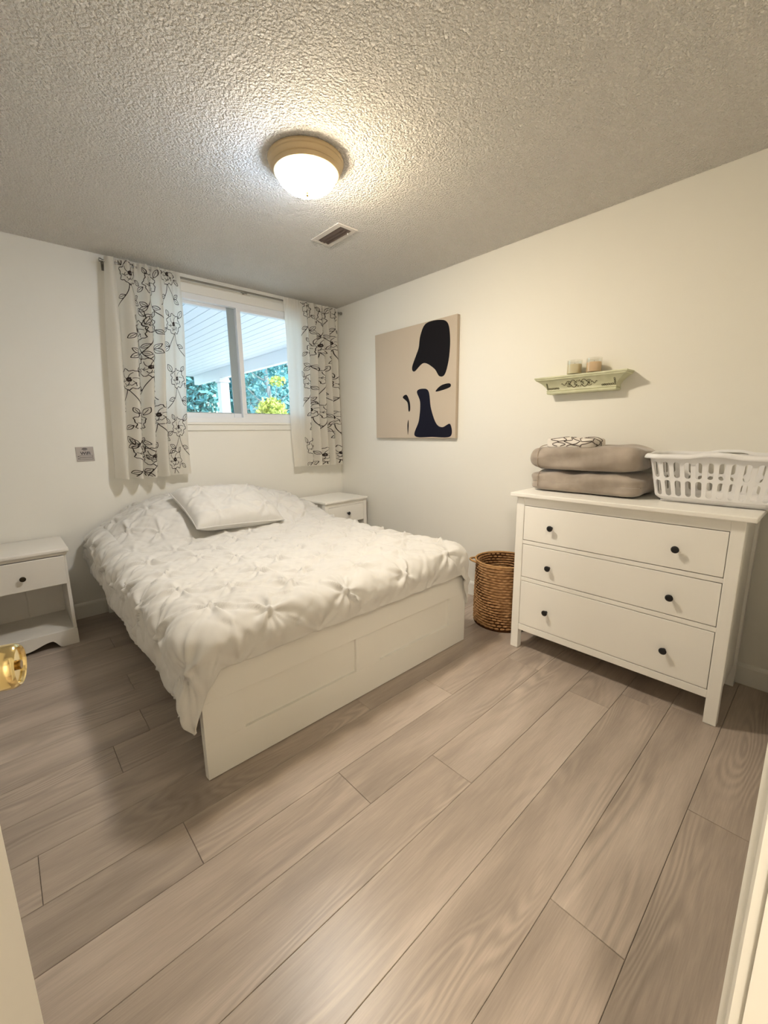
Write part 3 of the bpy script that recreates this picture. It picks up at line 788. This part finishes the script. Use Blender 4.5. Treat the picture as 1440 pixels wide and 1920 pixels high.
# ------------------------------------------------------------------ wall shelf and candles
sh = thing('wall_shelf', 'small pale green moulded shelf on the right wall', 'shelf', (0, -2.49, 1.53))
SY0, SY1 = -2.222, -2.76
def shelf_ring(prof):
    """prof: (inset from the ends and front, z)"""
    mb = MB(); vs = []; n = len(prof)
    for ins, z in prof:
        xf = -.118+ins*.72
        vs += [(-.001, SY0-ins, z), (xf, SY0-ins, z), (xf, SY1+ins, z), (-.001, SY1+ins, z)]
    fs = []
    for j in range(n-1):
        for k in range(4): fs.append((j*4+k, j*4+(k+1) % 4, (j+1)*4+(k+1) % 4, (j+1)*4+k))
    fs.append((0, 1, 2, 3)); fs.append(tuple((n-1)*4+k for k in range(4)))
    return mb.add(vs, fs)
cove = [(.062-.058*(1-math.cos(a)), 1.553+.058*math.sin(a)) for a in [i/8*PI/2 for i in range(9)]]
cove = [(.068-.052*(t**1.6), 1.553+.058*t) for t in [i/8 for i in range(9)]]
build('body', shelf_ring([(.070, 1.530), (.070, 1.530), (.066, 1.534), (.064, 1.540), (.068, 1.545), (.062, 1.549), (.066, 1.553)]+cove[1:]), 'shelf_green', sh)
build('ledge', shelf_ring([(.014, 1.611), (.008, 1.614), (.006, 1.620), (.001, 1.624), (0, 1.628), (.001, 1.632), (.003, 1.633)]), 'shelf_green', sh)
def face_x(z):   # front face x at a height
    t = (z-1.553)/.058; return -.118+(.068-.052*max(0, t)**1.6)*.72
def orn(pts2, r=.0022):
    return [(face_x(z)-.001, y, z) for y, z in pts2]
mb = MB()
yc = -2.49
for s in (-1, 1):
    for q in (-1, 1):
        c1 = [(yc+s*(.012+.05*t), 1.582+q*(.004+.016*math.sin(PI*t*1.3))) for t in [i/12 for i in range(13)]]
        mb.tube(orn(c1), .0022, 5)
        c2 = [(yc+s*(.06+.012*math.cos(a)), 1.582+q*(.008+.007*math.sin(a))) for a in [i/10*5 for i in range(11)]]
        mb.tube(orn(c2), .0020, 5)
    mb.tube(orn([(yc+s*(.07+.035*t), 1.582+.006*math.sin(9*t)) for t in [i/10 for i in range(11)]]), .0020, 5)
for a in range(12):
    mb.tube(orn([(yc+.02*math.cos(a*PI/6), 1.582+.012*math.sin(a*PI/6)), (yc+.03*math.cos(a*PI/6+.3), 1.582+.018*math.sin(a*PI/6+.3))]), .0022, 5)
build('scroll_ornament', mb, 'shelf_ornament', sh)
for s, ye in ((1, SY0-.085), (-1, SY1+.085)):
    mb = MB()
    for k in range(7):
        yy = ye+s*(.012-k*.011)
        mb.tube(orn([(yy+.005*math.cos(a), 1.562+.004*math.sin(a)+.001*(k % 2)) for a in [i*PI/4 for i in range(8)]]), .0018, 5)
    for k in range(3):
        mb.tube(orn([(ye+s*(.014)+.004*math.cos(a), 1.572+k*.009+.004*math.sin(a)) for a in [i*PI/4 for i in range(8)]]), .0018, 5)
    build('corner_ornament', mb, 'shelf_ornament', sh)
for cy_, wax, lab in ((-2.447, 'wax_cream', 'cream jar candle, left of the pair on the wall shelf'), (-2.560, 'wax_peach', 'peach jar candle, right of the pair on the wall shelf')):
    c = thing('jar_candle', lab, 'candle', (-.058, cy_, 1.633), group='jar candles on the shelf')
    build('jar', MB().lathe([(0, .001), (.041, .001), (.043, .004), (.043, .084), (.0415, .086), (.040, .084), (.040, .008), (0, .008)], 36), 'jar_glass', c, smooth=SM, local=True)
    build('wax', MB().lathe([(0, .0085), (.0393, .0085), (.0393, .060), (.037, .062), (0, .0615)], 36), wax, c, smooth=SM, local=True)
    build('wick', MB().tube([(0, 0, .061), (.001, 0, .072)], .0012, 6), 'plaque_ink', c, local=True)

# ------------------------------------------------------------------ canvas print (plain abstract stand-in)
cv = thing('canvas_print', 'large square beige canvas with black abstract shapes on the right wall', 'canvas', (0, -1.075, 1.715))
CY0, CY1, CZ0, CZ1 = -.611, -1.538, 1.256, 2.168
build('stretched_canvas', MB().box(-.035, -.002, CY0, CY1, CZ0, CZ1, .003), 'canvas_beige', cv)
def cpt(u, v, o): return (-.0352-o, CY0+(CY1-CY0)*u, CZ0+(CZ1-CZ0)*v)
def smooth_poly(ctrl, n=8):
    out = []; m = len(ctrl)
    for i in range(m):
        p0, p1, p2, p3 = ctrl[i-1], ctrl[i], ctrl[(i+1) % m], ctrl[(i+2) % m]
        for k in range(n):
            t = k/n
            out.append(tuple(.5*((2*p1[d])+(-p0[d]+p2[d])*t+(2*p0[d]-5*p1[d]+4*p2[d]-p3[d])*t*t+(-p0[d]+3*p1[d]-3*p2[d]+p3[d])*t**3) for d in (0, 1)))
    return out
def shape(ctrl, m, o=.0006):
    p = smooth_poly(ctrl); n = len(p)
    vs = [cpt(u, v, o) for u, v in p]+[cpt(u, v, -.0001) for u, v in p]
    mb = MB().add(vs, [tuple(range(n))]+[(k, (k+1) % n, n+(k+1) % n, n+k) for k in range(n)])
    return build('printed_shape', mb, m, cv)
shape([(.60, .90), (.66, .985), (.80, .99), (.90, .95), (.93, .82), (.92, .66), (.88, .54), (.82, .53), (.76, .60), (.64, .66), (.53, .60), (.50, .64), (.55, .74), (.58, .80)], 'print_black')
shape([(.535, .02), (.585, .16), (.60, .32), (.56, .42), (.63, .44), (.70, .41), (.73, .26), (.79, .13), (.86, .095), (.945, .12), (.95, .015), (.75, .010)], 'print_navy')
shape([(.38, .38), (.43, .40), (.47, .33), (.475, .26), (.455, .25), (.44, .33)], 'print_black')
shape([(.78, .405), (.84, .45), (.93, .46), (.94, .43), (.86, .41)], 'print_black')
shape([(.44, .12), (.452, .17), (.456, .12), (.447, .03)], 'print_black')

# ------------------------------------------------------------------ wifi plaque
wp = thing('wifi_sign', 'small grey square WiFi sign on the wall beside the left curtain', 'sign', (-2.238, 0, 1.18))
build('plate', MB().box(-2.290, -2.186, -.005, -.0005, 1.132, 1.232, .0012), 'plaque', wp)
def text_part(body, size, x, z, name, parent, y=-.0056):
    cu = bpy.data.curves.new('txt', 'FONT'); cu.body = body; cu.size = size; cu.align_x = 'CENTER'; cu.extrude = .0002; cu.offset = size*.02
    t = bpy.data.objects.new('txt', cu); COL.objects.link(t)
    bpy.context.view_layer.update()
    me = bpy.data.meshes.new_from_object(t.evaluated_get(bpy.context.evaluated_depsgraph_get()))
    bpy.data.objects.remove(t); me.materials.clear(); me.materials.append(MATS['plaque_ink'])
    o = bpy.data.objects.new(name, me); COL.objects.link(o); o.parent = parent
    o.rotation_euler = (PI/2, 0, 0); o.location = Vector((x, y, z))-org(parent); return o
text_part('WiFi', .030, -2.236, 1.178, 'lettering', wp)
def arc(r, w_, a0=35, a1=145):
    mb = MB(); n = 14; vs = []; 
    for k in range(n+1):
        a = math.radians(a0+(a1-a0)*k/n)
        for q in (r, r+w_): vs.append((-2.238+q*math.cos(a), -.0056, 1.2035+q*math.sin(a)))
    return mb.add(vs, [(2*k, 2*k+1, 2*k+3, 2*k+2) for k in range(n)])
for r in (.006, .012, .018): build('signal_arc', arc(r, .0038), 'plaque_ink', wp)
for z in (1.160, 1.144):
    mb = MB(); y0, y1 = -.0057, -.0050
    xa, xb, h_ = -2.272, -2.196, .013
    mb.box(xa, xb, y0, y1, z+h_-.0012, z+h_).box(xa, xb, y0, y1, z, z+.0012).box(xa, xa+.0012, y0, y1, z, z+h_).box(xb-.0012, xb, y0, y1, z, z+h_)
    mb.box(xa-.010, xa-.004, y0, y1, z+.004, z+.009)
    build('entry_box', mb, 'plaque_ink', wp)

# ------------------------------------------------------------------ curtain rod and curtains
ZR, YR = 2.462, -.085
rod = thing('curtain_rod', 'thin grey metal curtain rod over the window', 'curtain rod', (-1.03, YR, ZR))
build('rod', MB().tube([(-2.005, YR, ZR), (-.02, YR, ZR)], .0075, 12), 'steel', rod, smooth=SM)
for x, s in ((-2.005, -1), (-.02, 1)):
    build('end_cap', MB().tube([(x, YR, ZR), (x+s*.002, YR, ZR), (x+s*.014, YR, ZR)], [.011, .0125, .0125], 16), 'steel', rod, smooth=SM)
for x in (-1.985, -.99, -.045):
    build('bracket', MB().box(x-.006, x+.006, YR, -.001, ZR-.004, ZR+.003).box(x-.010, x+.010, -.005, -.001, ZR-.04, ZR+.02, .001).box(x-.006, x+.006, YR-.010, YR+.010, ZR-.013, ZR-.007), 'steel', rod)

def make_curtain(label, xl0, xr0, xl1, xr1, zb, flat_side, seed, flowers, W):
    zt = 2.488
    def P(s, t):
        s_ = min(1, max(0, s)); 
        x = (xl0+(xl1-xl0)*t)*(1-s_)+(xr0+(xr1-xr0)*t)*s_
        g = 1-sstep(.60, .80, s_) if flat_side > 0 else sstep(.22, .42, s_)
        g = .10+.90*g
        ph = 2*PI*(6.2*s_+.35*math.sin(4*s_+seed)+.10*math.sin(3*t+seed+5*s_))
        env = .42+.58*sstep(.02, .35, t)
        y = YR-.012+g*.040*env*(math.sin(ph)+.25*math.sin(2*ph+1))-.012*t*math.sin(2.5*s_+seed)
        x += g*.014*env*math.cos(ph+.6)
        # small gathers at the rod
        y += .006*math.exp(-t/.05)*math.sin(2*PI*17*s_+seed)
        if flat_side < 0: x += .012*math.sin(5*t+1)*(1-s_)
        else: x += .010*math.sin(6*t)*s_
        z = zt+(zb-zt)*t+.006*math.sin(2*PI*6.2*s_)*t*g
        return Vector((x, y, z))
    c = thing('curtain', label, 'curtain', (P(.5, .5).x, YR, zb), group='floral curtains at the window')
    build('panel', MB().grid(lambda u, v: tuple(P(u, v)), 180, 90), 'curtain_cloth', c, smooth=True, fixn=False)
    def off(s, t, d_):
        e = .003; a = P(s+e, t)-P(s-e, t); b = P(s, t+e)-P(s, t-e); n_ = a.cross(b).normalized()
        if n_.y > 0: n_ = -n_
        return P(s, t)+n_*d_
    build('rod_pocket', MB().grid(lambda u, v: tuple(P(u, v*.055)+Vector((0, -.004, 0))), 140, 6), 'curtain_cloth', c, smooth=True, fixn=False)
    build('hem', MB().grid(lambda u, v: tuple(P(u, .955+v*.045)+Vector((0, .003, 0))), 140, 6), 'curtain_cloth', c, smooth=True, fixn=False)
    Ht = zt-zb
    def ribbon(mb, pts, w_=.0042, closed=False):
        w_ *= 1.15
        # pts in metres on the cloth (S,T)
        dense = []
        if closed: pts = pts+[pts[0]]
        for a, b in zip(pts, pts[1:]):
            L = math.hypot(b[0]-a[0], b[1]-a[1]); k = max(1, int(L/.007))
            for i in range(k): dense.append((a[0]+(b[0]-a[0])*i/k, a[1]+(b[1]-a[1])*i/k))
        dense.append(pts[-1])
        vs = []; idx = []
        for i, p in enumerate(dense):
            q0, q1 = dense[max(0, i-1)], dense[min(len(dense)-1, i+1)]
            dx, dy = q1[0]-q0[0], q1[1]-q0[1]; L = math.hypot(dx, dy) or 1
            nx, ny = -dy/L*w_/2, dx/L*w_/2
            ok = .004 < p[0]/W < .996 and .004 < p[1]/Ht < .996
            idx.append(ok)
            for sg_ in (1, -1): vs.append(tuple(off((p[0]+sg_*nx)/W, (p[1]+sg_*ny)/Ht, .0068 if p[1]/Ht < .062 else .0022)))
        mb.add(vs, [(2*i, 2*i+1, 2*i+3, 2*i+2) for i in range(len(dense)-1) if idx[i] and idx[i+1]])
    def leaf(mb, x, y, a, L):
        ca, sa = math.cos(a), math.sin(a)
        for sg_ in (-1, 1):
            ribbon(mb, [(x+ca*L*t-sa*sg_*L*.26*math.sin(PI*t), y+sa*L*t+ca*sg_*L*.26*math.sin(PI*t)) for t in [i/8 for i in range(9)]], .0036)
        ribbon(mb, [(x, y), (x+ca*L*.75, y+sa*L*.75)], .003)
    rnd = random.Random(int(seed*100))
    for fx_, fy_, sc_, fl_ in flowers:
        mb = MB(); cx_, cy_ = fx_*W, fy_*Ht; R = .060*sc_
        # petals outline
        pts = []
        for i in range(44):
            a = 2*PI*i/44; r = R*(1+.10*math.sin(7*a+fx_*9)+.07*math.sin(13*a)); pts.append((cx_+r*math.cos(a)*1.05, cy_+r*math.sin(a)*1.12))
        ribbon(mb, pts, .0042, True)
        for j in range(6):
            a0 = j*PI/3+.4; 
            ribbon(mb, [(cx_+R*(.30+.55*t)*math.cos(a0+.5*t), cy_+R*(.30+.6*t)*math.sin(a0+.5*t)) for t in [i/5 for i in range(6)]], .003)
        for j in range(4):
            a0 = PI*.15+j*PI*.22
            ribbon(mb, [(cx_+R*(.5+.08*math.sin(5*t))*math.cos(a0+t*.6)*1.1, cy_+R*(.62+.08*math.sin(9*t))*math.sin(a0+t*.6)) for t in [i/6 for i in range(7)]], .003)
        pts = [(cx_+R*.2*math.cos(i*.9)*(.3+i/14), cy_+R*.2*math.sin(i*.9)*(.3+i/14)) for i in range(14)]
        ribbon(mb, pts, .008)
        # top leaves
        leaf(mb, cx_-fl_*R*.7, cy_-R*.9, -PI/2-fl_*.5, R*.8); leaf(mb, cx_+fl_*R*.9, cy_-R*.75, -PI/2+fl_*.55, R*1.1)
        # stem with leaves
        st = [(cx_+fl_*R*(.15+1.5*t*t), cy_+R*1.1+R*2.6*t) for t in [i/10 for i in range(11)]]
        ribbon(mb, st, .0042)
        st2 = [(cx_+fl_*R*(.1-.9*t), cy_+R*1.1+R*(1.1*t+.5*t*t)) for t in [i/8 for i in range(9)]]
        ribbon(mb, st2, .0036)
        leaf(mb, st2[-1][0], st2[-1][1], PI*.5+fl_*1.0, R*1.0); leaf(mb, st2[-1][0], st2[-1][1], PI*.5+fl_*2.2, R*.9)
        leaf(mb, st[5][0], st[5][1], PI*.5-fl_*1.2, R*.9)
        leaf(mb, cx_-fl_*R*1.1, cy_+R*.5, PI*.5+fl_*.9, R*.9)
        if mb.f: build('embroidered_flower', mb, 'stitch', c, fixn=False)
FL = []
for j, t in enumerate((.055, .27, .50, .72, .895)):
    for i, s in enumerate((.30, .52, .84)):
        FL.append((s+.05*math.sin(j*2.1+i*1.7)+(.04 if j % 2 else -.02), t+.035*math.sin(i*2.3+j), 1.0, 1 if (i+j) % 2 else -1))
make_curtain('white curtain with dark flower line drawings, left of the window', -1.985, -1.512, -2.085, -1.563, 1.0, 1, 1.7, FL, .74)
FR = []
for j, t in enumerate((.05, .245, .46, .66, .91)):
    for i, s in enumerate((.40, .64, .90)):
        FR.append((s+.04*math.sin(j*2.7+i*1.1), t+.03*math.sin(i*1.9+j*1.3), 1.0, 1 if (i+j) % 2 else -1))
make_curtain('white curtain with dark flower line drawings, in the corner right of the window', -.665, -.062, -.622, -.050, .995, -1, 3.1, FR, .86)

# ------------------------------------------------------------------ ceiling lamp
LC = (-1.482, -1.785)
lp = thing('ceiling_lamp', 'round flush ceiling lamp with a glowing glass bowl', 'lamp', (*LC, H))
ringp = [(0, 0), (.166, 0), (.170, -.004), (.170, -.010), (.165, -.016), (.166, -.022), (.160, -.034), (.154, -.039), (.156, -.043), (.150, -.049), (.146, -.056), (.141, -.058), (.137, -.054), (.137, -.03), (0, -.03)]
build('base_ring', MB().lathe(ringp, 64, (*LC, H-.0005)), 'lamp_ring', lp, smooth=SM)
m = bpy.data.materials.new('glowing_glass'); m.use_nodes = True; MATS['glowing_glass'] = m
n = m.node_tree.nodes; l = m.node_tree.links; n.remove(n['Principled BSDF'])
em = n.new('ShaderNodeEmission'); em.inputs['Strength'].default_value = LAMP_STRENGTH
tc = n.new('ShaderNodeTexCoord'); sp = n.new('ShaderNodeSeparateXYZ'); l.new(tc.outputs['Object'], sp.inputs[0])
# two bulbs: a cool one on the window side, a warm one on the door side
dt = n.new('ShaderNodeVectorMath'); dt.operation = 'DOT_PRODUCT'; dt.inputs[1].default_value = (-.55, .83, 0); l.new(tc.outputs['Object'], dt.inputs[0])
mr = n.new('ShaderNodeMapRange'); mr.inputs[1].default_value = -.05; mr.inputs[2].default_value = .13; l.new(dt.outputs['Value'], mr.inputs[0])
rp = n.new('ShaderNodeValToRGB'); rp.color_ramp.elements[0].color = (1, .84, .61, 1); rp.color_ramp.elements[1].color = (.58, .75, 1, 1)
zr = n.new('ShaderNodeMapRange'); zr.inputs[1].default_value = -.052; zr.inputs[2].default_value = -.095; zr.inputs[3].default_value = LAMP_STRENGTH*.08; zr.inputs[4].default_value = LAMP_STRENGTH
l.new(sp.outputs['Z'], zr.inputs[0]); cs = n.new('ShaderNodeMapRange'); cs.inputs[1].default_value = 0; cs.inputs[2].default_value = 1; cs.inputs[3].default_value = 1.08; cs.inputs[4].default_value = .50   # the warm bulb is the brighter one
l.new(mr.outputs[0], cs.inputs[0]); mx = n.new('ShaderNodeMath'); mx.operation = 'MULTIPLY'; l.new(cs.outputs[0], mx.inputs[0]); l.new(zr.outputs[0], mx.inputs[1])
l.new(mx.outputs[0], em.inputs['Strength'])
l.new(mr.outputs[0], rp.inputs[0]); l.new(rp.outputs[0], em.inputs['Color']); l.new(em.outputs[0], n['Material Output'].inputs[0])
bowl = [(.1365*math.cos(a)**.85, -.050-.078*math.sin(a)) for a in [i/12*PI/2 for i in range(13)]]
bowl = [(r if r > 1e-4 else 0, z) for r, z in bowl]
build('glass_bowl', MB().lathe(bowl, 48, (*LC, H)), 'glowing_glass', lp, smooth=True)
build('finial', MB().lathe([(0, -.126), (.006, -.127), (.009, -.131), (.005, -.134), (.0065, -.139), (.0045, -.145), (0, -.147)], 20, (*LC, H)), 'brass_dark', lp, smooth=True)

# ------------------------------------------------------------------ ceiling vent
VX0, VX1, VY0, VY1 = -1.036, -.887, -1.136, -1.427
vt = thing('ceiling_vent', 'small white ceiling air vent with dark louvres', 'vent', ((VX0+VX1)/2, (VY0+VY1)/2, H))
ix0, ix1, iy0, iy1 = -1.0, -.915, -1.159, -1.401
zb_ = H-.0105
build('frame', MB().box(VX0, VX1, VY0, iy0, zb_+.003, H-.0003, .002).box(VX0, VX1, iy1, VY1, zb_+.003, H-.0003, .002).box(VX0, ix0, iy0, iy1, zb_+.003, H-.0003, .002).box(ix1, VX1, iy0, iy1, zb_+.003, H-.0003, .002), 'vent_paint', vt)
build('backing', MB().box(ix0, ix1, iy0, iy1, H-.0018, H-.0004), 'vent_dark', vt)
for k in range(3):
    x = ix0+.016+k*.026
    Mx = Matrix.Translation((x, (iy0+iy1)/2, H-.006)) @ Matrix.Rotation(math.radians(24), 4, 'Y')
    build('louvre', MB().box(-.010, .010, -(iy0-iy1)/2+.002, (iy0-iy1)/2-.002, -.0006, .0006, M=Mx), 'dark_wood', vt)
build('lever', MB().box(-.925, -.921, iy1+.028, iy1+.033, H-.020, H-.004), 'vent_paint', vt)

# hallway ceiling lamp behind the camera
hl = thing('ceiling_lamp', 'flush hallway ceiling lamp behind the doorway, out of view', 'lamp', (-3.58, -4.42, H))
build('base_ring', MB().lathe(ringp, 48, (-3.58, -4.42, H-.0005)), 'lamp_ring', hl, smooth=SM)
m = bpy.data.materials.new('hall_glass'); m.use_nodes = True; MATS['hall_glass'] = m
n = m.node_tree.nodes; l = m.node_tree.links; n.remove(n['Principled BSDF'])
em = n.new('ShaderNodeEmission'); em.inputs['Strength'].default_value = HALL_STRENGTH; em.inputs['Color'].default_value = (1, .88, .72, 1)
l.new(em.outputs[0], n['Material Output'].inputs[0])
build('glass_bowl', MB().lathe(bowl, 32, (-3.58, -4.42, H)), 'hall_glass', hl, smooth=True)
